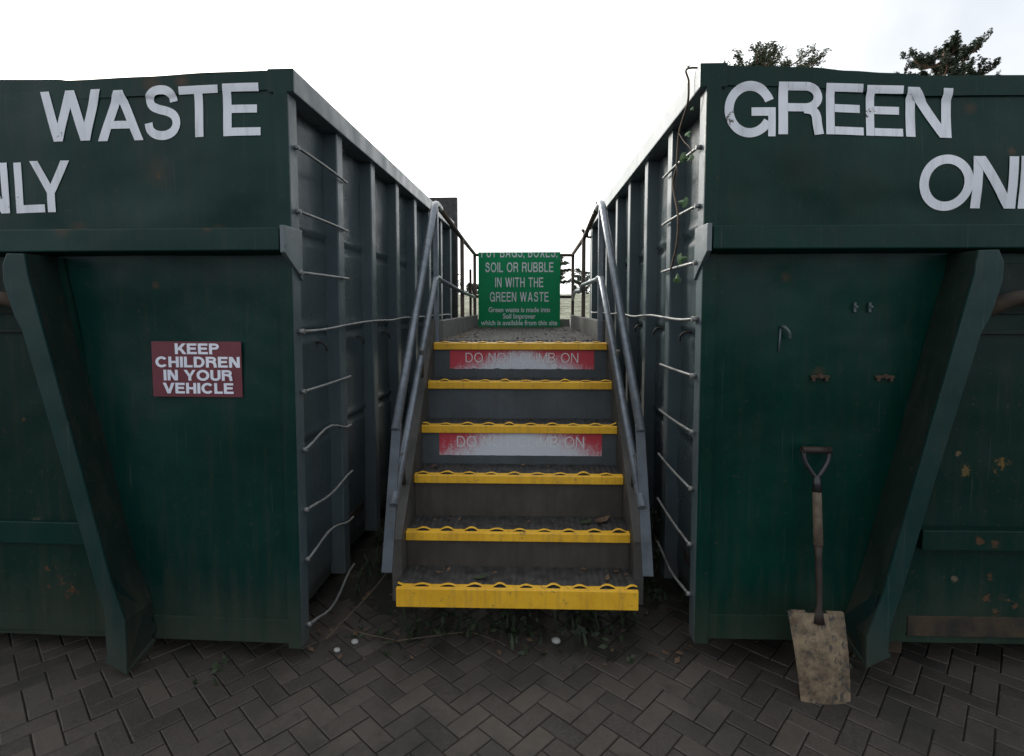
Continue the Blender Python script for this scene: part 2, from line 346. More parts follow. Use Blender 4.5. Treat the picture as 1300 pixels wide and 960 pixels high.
def put_glyph(mb, ch, t, fn, k0=0, sub=1):
    w, st = glyph(ch, t)
    for k, quads in enumerate(st):
        for q in quads:
            if sub == 1 or len(q) != 4: mb.face([fn(x, y, (k0 + k)) for x, y in q]); continue
            a, b, c, d = [Vector((p[0], p[1])) for p in q]
            nu = max(1, int(math.ceil((b - a).length * sub))); nv = max(1, int(math.ceil((d - a).length * sub)))
            g = [[a.lerp(b, i / nu).lerp(d.lerp(c, i / nu), jj / nv) for jj in range(nv + 1)] for i in range(nu + 1)]
            vs = [[mb._v(fn(p.x, p.y, k0 + k)) for p in r] for r in g]
            for i in range(nu):
                for jj in range(nv): f = mb.bm.faces.new([vs[i][jj], vs[i + 1][jj], vs[i + 1][jj + 1], vs[i][jj + 1]]); f.smooth = True
    return w
def letter(mb, ch, t, fit, v, s):
    """fit = (u_left, z_top, u_right, z_bottom) in the face's own coordinates, u outward; s = +1 when reading direction runs with u"""
    w, _ = glyph(ch, t); u0, z1, u1, z0 = fit[:4]; sl = fit[4] if len(fit) > 4 else 0
    def fn(x, y, k):
        uu = u0 + (u1 - u0) * x / w; zz = z0 + (z1 - z0) * y + sl * x / w
        return (uu, v(uu, zz) - .0004 * k, zz)
    put_glyph(mb, ch, t, fn, 0, 9)
def text_line(mb, txt, t, cx, z, height, xs, track, y, dirx=1, fit=None):
    if fit:
        nat = sum(glyph(c, t)[0] for c in txt); xs = (fit / height - track * (len(txt) - 1)) / nat
    ws = [glyph(c, t)[0] * xs + track for c in txt]; tot = (sum(ws) - track) * height
    x = cx - dirx * tot / 2
    for c, w in zip(txt, ws):
        put_glyph(mb, c, t, lambda a, b, k, x=x: (x + dirx * a * xs * height, y - .0003 * k, z + b * height))
        x += dirx * w * height

# ------------------------------------------------------------------ containers
UW, DEP = 2.5, 3.9
def make_container(side, loc, rz, label):
    s = -1 if side == 'L' else 1
    root = empty('waste_container', (loc[0], loc[1], GZ), rz)
    tag(root, label, 'waste container', 'pair of steel waste containers beside the steps')
    off = (0, 0, -GZ)
    green = M['green_l'] if side == 'L' else M['green_r']
    zb = 0.0 if side == 'L' else .055
    def part(mb, name, mat, parent=None):
        if parent is None: return mb.build(name, mat, root, off)
        return mb.build(name, mat, parent)
    rnd = random.Random(3 if side == 'L' else 5)
    # profile of the dented top edge
    if side == 'L': tops = [(0, 2.372), (.3, 2.366), (.6, 2.358), (.92, 2.350), (.96, 2.356), (1.25, 2.362), (2.5, 2.37)]
    else: tops = [(0, 2.372), (.16, 2.366), (.40, 2.358), (.55, 2.345), (.70, 2.336), (.86, 2.322), (1.0, 2.322), (1.3, 2.318), (2.5, 2.34)]
    def top(u):
        for (a, za), (b, zb_) in zip(tops, tops[1:]):
            if u <= b: t = (u - a) / (b - a); t = t * t * (3 - 2 * t); return za + (zb_ - za) * t
        return tops[-1][1]
    def dent(u, z, amp=.02, sd=0):
        e = min(1, u / .12) * min(1, max(0, (z - 1.76)) / .1)
        return amp * e * noise.noise((u * 2.1 + sd, z * 2.8, 3.3 + sd)) * 1.6
    sd = 4.0 if side == 'L' else 11.0
    # upper front panel, softly dented, with its thickness and back
    m = MB(s)
    m.grid(lambda a, b: (.004 + a * (UW - .008), dent(.004 + a * 2.492, 1.75 + b * (top(a * UW) - 1.82), .021, sd), 1.75 + b * (top(a * UW) - .004 - 1.75)), 90, 24)
    m.grid(lambda a, b: (.004 + a * (UW - .008), .05, 1.75 + b * (top(a * UW) - .004 - 1.75)), 20, 2)
    part(m, 'upper_panel', green)
    # top rail along the front: a shallow box following the dented edge
    m = MB(s)
    prof = [(-.003, 0), (-.003, -.075), (.06, -.075), (.06, 0)]
    m.grid(lambda a, b: (a * UW, prof[int(round(b * 4)) % 4][0] + (dent(a * UW, 2.3, .012, sd)), top(a * UW) + prof[int(round(b * 4)) % 4][1]), 90, 4, smooth=False)
    part(m, 'front_top_rail', green)
    # band
    m = MB(s); bv = -.08
    m.prism([(-.0, 1.748), (bv, 1.742), (bv - .002, 1.652), (-.0, 1.640)], 'x', .012, UW, .005)
    part(m, 'front_band', green)
    m = MB(s)  # end gusset wrapping on to the side
    m.prism([(bv - .004, 1.75), (.075, 1.75), (.075, 1.54), (.03, 1.575), (bv - .004, 1.645)], 'x', -.012, .006, .002)
    part(m, 'band_gusset', M['trim'])
    # lower front panel with slight waviness
    m = MB(s)
    m.grid(lambda a, b: (.004 + a * (UW - .008), .004 + .017 * min(1, a * 20) * noise.noise((a * 6 + sd, b * 4.5, 1.)), zb + b * (1.70 - zb)), 60, 30)
    m.grid(lambda a, b: (.004 + a * (UW - .008), .05, zb + b * (1.70 - zb)), 6, 4)
    m.box(0.004, UW - .004, .004, .06, zb - .004, zb + .006, 0)
    part(m, 'lower_panel', green)
    m = MB(s)  # bottom plate, proud with a lap line
    if side == 'L': m.box(.05, .655, -.004, .02, zb + .001, zb + .105, .002); m.box(.74, UW, -.004, .02, zb + .02, zb + .105, .002)
    else: m.box(.05, .655, -.004, .02, zb + .001, zb + .105, .002); m.box(.74, .86, -.004, .02, zb + .001, zb + .105, .002)
    part(m, 'bottom_plate', green)
    if side == 'R':
        m = MB(s); m.box(.86, UW, -.010, .02, zb + .03, zb + .115, .003); part(m, 'bottom_rail', M['rusty_dark'])
    # corner posts
    for nm, (a, b) in (('corner_post', (0, .055)), ('corner_post', (UW - .055, UW))):
        m = MB(s)
        m.box(a - (.003 if a == 0 else 0), b, -.003, .072, zb - .02, 2.285, .005)
        part(m, nm, M['ribp'])
    m = MB(s); m.box(-.001, .055, -.006, -.002, zb - .02, 1.645, .001); m.box(-.001, .055, -.007, -.002, 1.745, 2.29, .001); part(m, 'corner_strip', green)
    # side walls with pressed creases; ribs
    creases = (1.75, 1.30, .80)
    for wi, (uw, sg) in enumerate(((0.0, 1), (UW, -1))):
        m = MB(s)
        def wall(a, b, uw=uw, sg=sg):
            v = .03 + a * (DEP - .06); z = .02 + b * 2.27
            d = .062
            ph = (v % .54) / .54
            d += .012 * math.sin(math.pi * ph)
            for c in creases: d += .016 * math.exp(-((z - c) / .014) ** 2) - .010 * math.exp(-((z - c - .035) / .014) ** 2)
            d += .014 * noise.noise((v * 1.8, z * 2.2, 5 + wi + sd))
            if z < .12: d += (.12 - z) * .35
            return (uw + sg * d, v, z)
        m.grid(wall, 150, 120)
        part(m, 'side_wall', M['side'])
        if wi == 1: continue
        for k in range(1, 8):
            v0 = .505 + .54 * (k - 1)
            if v0 + .08 > DEP: break
            m = MB(s); dz = rnd.uniform(-.004, .004)
            m.box(-.001 + dz, .075, v0, v0 + .078, .05, 2.284, .006)
            part(m, 'rib', M['ribp'])
    # top rails along the sides
    for uw, sg in ((0.0, 1), (UW, -1)):
        m = MB(s)
        a, b = (uw - sg * .028, uw + sg * .075)
        m.box(a, b, -.001, DEP, 2.283, 2.376, .006)
        part(m, 'side_top_rail', M['trim'])
    m = MB(s); m.box(-.028, .077, -.0062, -.0015, 2.285, 2.3745, .001); part(m, 'corner_cap', green)
    # floor, rear end, skids
    m = MB(s); m.box(.07, UW - .07, .05, DEP - .05, .20, .25, 0); part(m, 'floor', M['rusty_dark'])
    m = MB(s); m.box(.0, UW, DEP - .0, DEP + .06, .10, 2.30, .005); part(m, 'rear_door', green)
    for u in (.80, UW - .92):
        m = MB(s); m.box(u, u + .12, .10, DEP, GZ + .02, .20, .005); part(m, 'skid', M['rusty_dark'])
    if side == 'L':
        m = MB(s); m.box(-.045, .5, DEP + .065, DEP + .13, .3, 2.66, .006); part(m, 'rear_post', M['tread'])
    else:
        m = MB(s); m.box(.06, .45, DEP + .065, DEP + .13, .3, 2.60, .006)
        part(m, 'rear_post', M['tread'])
        m = MB(s); m.box(-.085, -.03, DEP - .05, DEP + .03, 2.20, 2.26, .012); m.box(-.04, .02, DEP - .03, DEP, 2.19, 2.21, .002); m.tube([(-.05, DEP - .01, 2.23), (-.10, DEP - .05, 2.275)], .018, 8); part(m, 'door_latch', M['rust'])
    # rungs
    rungs = {'L': [(2.081, 2.064, 0), (1.823, 1.819, 0), (1.573, 1.576, 0), (1.075, 1.069, 0), (.827, .815, .05), (.567, .567, -.02), (.349, .317, .045), (.06, .06, -.055)],
             'R': [(2.069, 2.078, 0), (1.837, 1.844, 0), (1.611, 1.608, 0), (1.148, 1.138, 0), (.914, .902, 0), (.674, .672, 0), (.436, .435, 0), (.221, .206, -.02)]}[side]
    for z0, z1, bend in rungs:
        m = MB(s); uo = -.016
        pts = [(.012, .045, z0), (uo, .045, z0)]
        for i in range(1, 8):
            t = i / 8; pts.append((uo - .006 * math.sin(math.pi * t), .045 + .55 * t, z0 + (z1 - z0) * t + bend * math.sin(math.pi * min(1, t * 1.15)) ** 1.5 if math.sin(math.pi * min(1, t * 1.15)) > 0 else z0))
        pts += [(uo, .597, z1)]
        m.tube(pts, .0065, 8)
        m.tube([(-.001, .045, z0), (uo - .008, .045, z0)], .010, 8)
        part(m, 'ladder_rung', M['rung'])
    # long net rail and its hooks
    zl = 1.329 if side == 'L' else 1.382
    m = MB(s); pts = []
    for i in range(0, 41):
        t = i / 40; pts.append((-.02 - .004 * noise.noise((t * 9, 0, sd)), .03 + t * 3.6, zl + .016 * noise.noise((t * 7, 2, sd)) + (.022 if side == 'L' else -.004) * min(t * 3, 1)))
    m.tube(pts, .0065, 8); m.tube([(-.001, .035, zl), (-.030, .035, zl)], .011, 8)
    part(m, 'net_rail', M['rung'])
    for k in range(5):
        v0 = .34 + .54 * k
        for zz in (zl - .10,):
            m = MB(s); m.tube(smooth_pts([(.075, v0 + .05, zz + .03), (.045, v0 + .054, zz + .028), (.030, v0 + .062, zz + .01), (.030, v0 + .07, zz - .012)], 4), .005, 6); part(m, 'net_hook', M['shaft'])
    # hooklift rails: channel = proud flange + web back to the panel
    fb = -.065 if side == 'L' else .035
    fl = [(.950, 1.638), (1.022, 1.640), (1.042, 1.595), (1.042, 1.528), (1.024, 1.456), (1.004, 1.392), (.976, 1.335), (.844, .807), (.731, .329), (.696, .20), (.694, fb + .05), (.612, fb), (.610, .16), (.664, .328), (.771, .807), (.94, 1.55)]
    mir = lambda P: [(2 * 1.27 - a, b) for a, b in P][::-1]
    for k in range(2):
        ft = (.0 if side == 'L' else .105)
        t = empty_part('lifting_rail', root, off) if False else None
        du = .05 if side == 'L' else 0.
        def W(u): return (u + du) if k == 0 else 2.54 - du - u
        m = MB(s); FL = [(W(a), b) for a, b in fl]; m.prism(FL if k == 0 else FL[::-1], 'y', -.15, -.138, .003); rl = part(m, 'lifting_rail', M['rail_green']); m = MB(s)
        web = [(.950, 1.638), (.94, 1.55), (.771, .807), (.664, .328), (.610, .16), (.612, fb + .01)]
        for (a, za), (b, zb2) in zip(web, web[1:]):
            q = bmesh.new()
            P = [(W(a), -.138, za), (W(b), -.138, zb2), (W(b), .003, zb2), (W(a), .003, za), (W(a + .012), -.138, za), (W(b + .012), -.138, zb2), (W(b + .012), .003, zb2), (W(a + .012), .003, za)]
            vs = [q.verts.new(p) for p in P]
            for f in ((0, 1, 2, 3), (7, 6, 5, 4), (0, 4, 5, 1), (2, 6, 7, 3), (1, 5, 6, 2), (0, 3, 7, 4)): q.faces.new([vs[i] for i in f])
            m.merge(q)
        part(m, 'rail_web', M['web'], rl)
        m = MB(s)   # folded lip down the outer edge of the flange
        lip = [(1.032, 1.60), (1.032, 1.528), (1.014, 1.456), (.966, 1.335), (.834, .807), (.721, .329), (.686, .200)]
        for (a, za), (b, zb2) in zip(lip, lip[1:]):
            q = bmesh.new(); vs = [q.verts.new(p) for p in ((W(a), -.14, za), (W(b), -.14, zb2), (W(b), -.085, zb2), (W(a), -.085, za), (W(a + .008), -.14, za), (W(b + .008), -.14, zb2), (W(b + .008), -.085, zb2), (W(a + .008), -.085, za))]
            for f in ((0, 1, 2, 3), (7, 6, 5, 4), (0, 4, 5, 1), (2, 6, 7, 3), (1, 5, 6, 2), (0, 3, 7, 4)): q.faces.new([vs[i] for i in f])
            m.merge(q)
        part(m, 'rail_lip', M['rail_green'], rl)
        m = MB(s)   # foot: slanting gusset and sole
        q = bmesh.new(); vs = [q.verts.new(p) for p in ((W(.655), -.137, .335), (W(.612), -.137, fb + .04), (W(.585), .002, fb + .11))]; q.faces.new(vs); bmesh.ops.solidify(q, geom=q.faces[:], thickness=.006); m.merge(q)
        part(m, 'foot_gusset', M['rail_green'], rl)
        m = MB(s)
        q = bmesh.new(); lo = [(W(.612), -.149, fb + .005), (W(.702), -.149, fb + .05), (W(.70), -.02, fb + .09), (W(.60), -.0, fb + .05)]
        vs = [q.verts.new(p) for p in lo] + [q.verts.new((p[0], p[1], p[2] + .012)) for p in lo]
        for f in ((3, 2, 1, 0), (4, 5, 6, 7), (0, 1, 5, 4), (1, 2, 6, 5), (2, 3, 7, 6), (3, 0, 4, 7)): q.faces.new([vs[i] for i in f])
        m.merge(q); part(m, 'foot_sole', M['rail_green'], rl)
    # hook bar between the rails, bowed up in the middle
    m = MB(s)
    m.tube(smooth_pts([(1.00, -.05, 1.385), (1.06, -.085, 1.425), (1.13, -.105, 1.462), (1.27, -.112, 1.475), (1.41, -.105, 1.462), (1.48, -.085, 1.425), (1.54, -.05, 1.385)], 5), .028, 12)
    part(m, 'hook_bar', M['rusty_dark'])
    m = MB(s)   # rust-chipped centre plate between the rails
    m.prism([(.975, 1.635), (1.565, 1.635), (1.82, .10), (.72, .10)], 'y', -.006, .004, 0)
    part(m, 'centre_plate', M['green_rusty'])
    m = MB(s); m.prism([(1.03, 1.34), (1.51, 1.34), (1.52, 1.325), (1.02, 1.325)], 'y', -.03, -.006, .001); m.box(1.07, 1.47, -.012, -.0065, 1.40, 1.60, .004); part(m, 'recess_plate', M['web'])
    m = MB(s)
    if side == 'R': m.box(.87, 1.67, -.055, -.005, .466, .548, .004)
    else: m.box(.90, 1.64, -.030, -.005, .42, .516, .004)
    part(m, 'cross_beam', M['green_rusty'] if side == 'R' else green)
    if side == 'R':
        m = MB(s); m.tube(smooth_pts([(.318, -.0, 1.35), (.32, -.02, 1.352), (.335, -.028, 1.33), (.342, -.02, 1.305)], 4), .006, 6); m.tube([(.312, -.003, 1.345), (.308, -.003, 1.25)], .004, 6)
        part(m, 'small_hook', M['ribp'])
        for u in (.472, .726):
            m = MB(s); m.box(u - .036, u + .036, -.012, .0, 1.147, 1.158, .002); m.tube([(u, -.002, 1.155), (u, -.022, 1.155)], .009, 8); m.box(u - .03, u - .02, -.012, 0, 1.135, 1.15, .001); m.box(u + .02, u + .03, -.012, 0, 1.135, 1.15, .001)
            part(m, 'bracket', M['rust'])
        for u in (.598, .656):
            m = MB(s); m.tube([(u, 0, 1.43), (u, -.022, 1.432)], .004, 8); m.box(u - .004, u + .004, -.010, 0, 1.41, 1.448, .001); part(m, 'peg', M['ribp'])
    # big painted words
    m = MB(s); t = .168
    def panel_v(u, z):
        b = (z - 1.75) / (top(u) - .004 - 1.75)
        p = dent(u, 1.75 + b * (top(u) - 1.82), .021, sd)
        zr = top(u) - .075; k = min(1, max(0, (z - (zr - .012)) / .012))
        return p * (1 - k) + min(p, dent(u, 2.3, .012, sd) - .003) * k - .0028
    v = panel_v
    if side == 'L':
        L = [('W', (1.032, 2.306, .776, 2.104, .006)), ('A', (.796, 2.305, .606, 2.106, .003)), ('S', (.602, 2.318, .444, 2.108, .003)), ('T', (.445, 2.314, .281, 2.112, .003)), ('E', (.262, 2.320, .112, 2.114, .003)),
             ('N', (1.349, 2.024, 1.196, 1.818, .002)), ('L', (1.167, 2.025, 1.036, 1.819, .003)), ('Y', (1.095, 2.030, .922, 1.822, .0)), ('O', (1.56, 2.02, 1.37, 1.812, 0)),
             ('N', (1.225, 2.30, 1.08, 2.10)), ('E', (1.36, 2.30, 1.24, 2.10)), ('E', (1.50, 2.30, 1.38, 2.10)), ('R', (1.66, 2.30, 1.52, 2.10)), ('G', (1.84, 2.30, 1.68, 2.10))]
        L = [l for i, l in enumerate(L) if i < 9]
    else:
        L = [('G', (.071, 2.306, .267, 2.096, -.002)), ('R', (.278, 2.304, .454, 2.102, -.004)), ('E', (.461, 2.298, .608, 2.100, -.004)), ('E', (.619, 2.290, .762, 2.096, -.004)), ('N', (.774, 2.281, .944, 2.092, -.008)),
             ('O', (.825, 2.016, 1.027, 1.808, 0)), ('N', (1.024, 2.012, 1.196, 1.814, -.002)), ('L', (1.206, 2.012, 1.336, 1.812, 0)), ('Y', (1.30, 2.012, 1.475, 1.812, 0)),
             ('W', (1.10, 2.268, 1.35, 2.075)), ('A', (1.33, 2.268, 1.51, 2.075)), ('S', (1.52, 2.268, 1.68, 2.075)), ('T', (1.68, 2.268, 1.84, 2.075)), ('E', (1.86, 2.268, 2.0, 2.075))]
        L = L[:9]
    for ch, fit in L:
        slant = 0
        letter(m, ch, t, fit, v, s)
    part(m, 'lettering', M['vinyl'])
    if side == 'L':
        m = MB(s); m.box(.218, .602, -.0125, -.009, 1.058, 1.288, .0006); sg = part(m, 'warning_sign', M['sign_red'])
        m = MB(1)
        for w, wd, zt in (('KEEP', .19, 1.281), ('CHILDREN', .362, 1.226), ('IN YOUR', .296, 1.171), ('VEHICLE', .302, 1.117)):
            text_line(m, w, .225, -.405, zt - .045, .0445, 1, .10, -.014, 1, fit=wd)
        m.build('sign_lettering', M['white'], sg)
    return root

LCX, RCX = -.9144, .7410
cl = make_container('L', (LCX, 2.2), R(-1.7), 'green steel container reading WASTE ONLY with a maroon KEEP CHILDREN sign, left of the steps')
cr = make_container('R', (RCX, 2.2), 0, 'green steel container reading GREEN ONLY with a spade leaning on it, right of the steps')

# ------------------------------------------------------------------ staircase and deck
st = empty('metal_staircase', (0, 2.2, GZ))
tag(st, 'steel access steps with yellow nosings and tube handrails rising to a deck between the containers', 'staircase')
ofs = (0, -2.2, -GZ)
def sp(mb, name, mat, parent=None):
    return mb.build(name, mat, st, ofs) if parent is None else mb.build(name, mat, parent)
SW = .508
D = [2.2 + .195 * i for i in range(6)]; ZB = [.168 + .2025 * i for i in range(6)]
for i in range(6):
    d, z = D[i], ZB[i]; hgt = .080 if i == 0 else .038
    zt = z + hgt
    deep = .235 if i < 5 else .30
    m = MB()
    def tr(a, b, d=d, zt=zt, deep=deep):
        x = -SW + a * 2 * SW; y = d + .014 + b * (deep - .014)
        return (x, y, zt - .006 + .004 * abs(math.sin(x * math.pi / .028)) * (1 if 0 < b < 1 else 0) + .002 * noise.noise((x * 5, y * 9, i)))
    m.grid(tr, 300, 12, smooth=False)
    m.box(-SW, SW, d + .014, d + deep, zt - .05 if i == 0 else zt - .030, zt - .012, 0)
    t = sp(m, 'tread', M['tread'])
    m = MB()      # yellow nosing: lip with a crimped, slotted top
    m.box(-SW, SW, d, d + .012, z, zt, .003)
    per = .112; ph = .031 * i
    n = 364
    def prof(x):
        f = ((x + ph) / per) % 1.0
        kk = int(math.floor((x + ph) / per)); am = .45 + .6 * abs(noise.noise((kk * 1.7 + .3, i * 2.3, .5))) * 2; en = .60 + .22 * abs(noise.noise((kk * .9 + .1, i * 1.3, 3.5)))
        lens = min(1.15, am) * max(0, math.sin(math.pi * (f - .12) / (en - .12))) if .12 < f < en else 0
        return lens
    wr = random.Random(i)
    jag = [wr.uniform(-.0015, .0015) for _ in range(60)]
    def rows(x):
        l = prof(x); k = jag[int((x + SW) / .02) % 60]
        lift = .007 * l
        y1 = d + .020 - .003 * l; y2 = d + .024 + .014 * l; y3 = d + .046 + .006 * l + k
        return [(x, d + .002, zt - .001), (x, y1, zt + .001), (x, y2, zt + .001 + lift), (x, (y2 + y3) / 2, zt + .004 + lift * 1.3), (x, y3, zt - .001)]
    prev = None
    for j in range(n + 1):
        x = -SW + 2 * SW * j / n; pts = rows(x); vs = [m._v(p) for p in pts]
        if prev:
            for q in (0, 2, 3):
                f = m.bm.faces.new([prev[0][q], vs[q], vs[q + 1], prev[0][q + 1]]); f.smooth = True
            if prof(x) < .02:
                m.bm.faces.new([prev[0][1], vs[1], vs[2], prev[0][2]])
        prev = (vs,)
    sp(m, 'nosing', M['yellow'], None).parent = t
    bpy.data.objects[-1] if False else None
for o in list(st.children):
    pass
for o in list(COL.objects):
    if o.name.startswith('nosing'): o.location = (0, 0, 0)
# risers
for i in range(5):
    y = D[i + 1] + .018 if i < 4 else D[5] + .018
    y = D[i + 1] + .02
    z0 = ZB[i] + (.080 if i == 0 else .038) - .012; z1 = ZB[i + 1] + .02
    m = MB()
    m.box(-SW + .001, SW - .001, y, y + .006, z0, z1, 0)
    rs = sp(m, 'riser', M['riser_brown'] if i < 2 else M['riser'])
    if i in (4, 2):
        hi = i == 4
        zt = ZB[i + 1] - (.004 if hi else .004); hh = .112 if hi else .118
        x0, x1 = (-.415, .435) if hi else (-.418, .432)
        # own origin at the sticker so its wear follows it
        c = ((x0 + x1) / 2, y - .0015, zt - hh / 2)
        m = MB(); P = []
        w2 = (x1 - x0) / 2; n = 60; rr = random.Random(i)
        up = [(-w2 + 2 * w2 * k / n, hh / 2) for k in range(n + 1)]
        lo = [(w2 - 2 * w2 * k / n, -hh / 2 + (.010 if hi else .003) * max(0, noise.noise((k * .31, i, 2.)))) for k in range(n + 1)]
        m.face([(a, 0, b) for a, b in up + lo][::-1])
        stx = m.build('warning_sticker', M['stick_hi'] if hi else M['stick_lo'], rs, c)
        m = MB()
        zc = zt - c[2]
        k = .062
        text_line(m, 'DO NOT CLIMB ON', .10, 0, zc - .072, .056, .92, .16, -.001)
        if hi: text_line(m, 'HANDRAILS', .10, 0, zc - .150 + .006 + .045 - .02, .05, .92, .22, -.001) if False else None
        m.build('sticker_lettering', M['sign_white'], stx)
        if hi:
            m = MB(); 
            # second line, its lower half lost to wear
            text_line(m, 'HANDRAILS', .10, 0, 0, .050, .92, .30, -.001)
            geom = m.bm.verts[:] + m.bm.edges[:] + m.bm.faces[:]
            bmesh.ops.bisect_plane(m.bm, geom=geom, plane_co=(0, 0, .026), plane_no=(0, 0, -1), clear_outer=True)
            m.build('sticker_lettering', M['sign_white'], stx, (0, 0, zc - .132))
# stringers
for sx in (-1, 1):
    m = MB(sx)
    a = .012
    poly = [(2.17, .150), (2.17, .42), (3.17, 1.455 - .06), (3.17, 1.10), (2.30, .150)]
    poly = [(2.33, .120), (2.33, .40), (3.26, 1.355), (3.26, 1.03), (2.55, .120)]
    m.prism(poly, 'x', SW + .002, SW + .010, .002)
    # front flange following the slope
    for (ya, za), (yb, zb_) in (((2.33, .120), (2.33, .40)), ((2.33, .40), (3.26, 1.355))):
        q = bmesh.new(); o = .008
        P = [(SW + .002, ya, za), (SW + .046, ya, za), (SW + .046, yb, zb_), (SW + .002, yb, zb_)]
        vs = [q.verts.new(p) for p in P] + [q.verts.new((p[0], p[1] - o * .7, p[2] + o * .7)) for p in P]
        for f in ((3, 2, 1, 0), (4, 5, 6, 7), (0, 1, 5, 4), (1, 2, 6, 5), (2, 3, 7, 6), (3, 0, 4, 7)): q.faces.new([vs[i] for i in f])
        m.merge(q, .001)
    sp(m, 'stringer', M['stringer'])
# deck
m = MB()
def dk(a, b):
    x = -SW + a * 2 * SW; y = 3.42 + b * (5.9 - 3.42)
    return (x, y, 1.2155 + .005 * abs(math.sin(x * math.pi / .03)))
m.grid(dk, 240, 4, smooth=False); m.box(-SW, SW, 3.42, 5.9, 1.17, 1.21, 0)
deck = sp(m, 'deck', M['deck'])
for sx in (-1, 1):
    m = MB(sx); m.box(SW + .002, SW + .045, 3.20, 5.9, 1.05, 1.205, .003); sp(m, 'deck_beam', M['stringer'])
    m = MB(sx); m.box(SW - .012, SW + .035, 3.50, 5.92, 1.2055, 1.345, .006); sp(m, 'kick_plate', M['kerb'])
    for y in (3.5, 5.8):
        m = MB(sx); m.box(SW + .005, SW + .065, y, y + .06, GZ, 1.048, .004); sp(m, 'deck_leg', M['stringer'])
m = MB(); m.box(-SW - .03, SW + .03, 5.925, 5.96, 1.16, 1.30, .004); sp(m, 'kick_plate', M['kerb'])
# handrails
rail = MB
RX = .535
def bezier_corner(a, b, c, r=.09):
    a, b, c = Vector(a), Vector(b), Vector(c); p = b + (a - b).normalized() * r; q = b + (c - b).normalized() * r
    return [a] + [(1 - t) ** 2 * p + 2 * t * (1 - t) * b + t * t * q for t in [k / 6 for k in range(7)]] + [c]
for sx in (-1, 1):
    px = RX if sx < 0 else RX - .035   # right peak stands a little further in
    m = MB(sx)
    pts = bezier_corner((RX + .01, 2.38, .88), (px, 3.42, 2.085), (RX - .005, 4.6, 2.035))
    m.tube(pts[:-1] + [(px - .001, 3.62, 2.076)], .021, 14)
    hr = sp(m, 'handrail', M['galv'])
    m = MB(sx); m.tube([(px - .001, 3.6, 2.0765), (RX - .004, 4.75, 2.03), (RX - .01, 5.88, 1.995)], .018, 12); sp(m, 'deck_rail', M['galvb'])
    m = MB(sx)
    pts = bezier_corner((RX - .005, 2.27, .58), (px + .0, 3.42, 1.62), (RX - .01, 4.6, 1.58), .06)
    m.tube(pts[:-1] + [(px, 3.58, 1.612)], .019, 14); sp(m, 'mid_rail', M['galv'])
    m = MB(sx)
    if sx < 0: pts = [(px, 3.57, 1.612), (RX - .008, 4.75, 1.56), (RX - .01, 5.88, 1.535)]
    else: pts = smooth_pts([(px, 3.57, 1.612), (px, 4.1, 1.612), (px - .01, 4.5, 1.605), (px + .005, 4.75, 1.575), (px - .01, 5.1, 1.575), (px, 5.5, 1.53), (RX - .01, 5.88, 1.50)], 5)
    m.tube(pts, .015, 10); sp(m, 'deck_mid_rail', M['galv'])
    m = MB(sx)  # flat lower post, tilted slightly
    q = bmesh.new()
    P = [(RX - .012, 2.20, .315), (RX + .034, 2.20, .315), (RX + .034, 2.212, .315), (RX - .012, 2.212, .315), (RX - .014, 2.39, .91), (RX + .028, 2.39, .91), (RX + .028, 2.402, .91), (RX - .014, 2.402, .91)]
    vs = [q.verts.new(p) for p in P]
    for f in ((0, 3, 2, 1), (4, 5, 6, 7), (0, 1, 5, 4), (1, 2, 6, 5), (2, 3, 7, 6), (3, 0, 4, 7)): q.faces.new([vs[i] for i in f])
    m.merge(q, .003); sp(m, 'post', M['post'])
    
    for pa, pb in (((RX, 2.44, .76), (SW + .03, 2.50, .60)), ((RX - .01, 2.9, 1.20), (SW + .03, 2.96, 1.03))):
        m = MB(sx); m.tube([pa, pb], .012, 8); sp(m, 'rail_bracket', M['stringer'])
    for y, zt, r, mt in ((3.44, 2.05, .016, 'galv'), (4.75, 2.025, .016, 'galvb'), (5.88, 1.99, .016, 'galvb')):
        m = MB(sx); xx = px if y < 4 else RX - .008; m.box(xx - r, xx + r, y - r, y + r, 1.10, zt, .004); sp(m, 'post', M[mt])
m = MB(-1); m.box(RX + .03, RX + .055, 5.90, 5.93, 1.18, 1.84, .004); sp(m, 'post', M['rust'])
for z in (1.99, 1.545):
    m = MB(); m.tube([(-RX + .01, 5.88, z), (RX - .01, 5.88, z - .006)], .016, 12); sp(m, 'end_rail', M['galvb'])

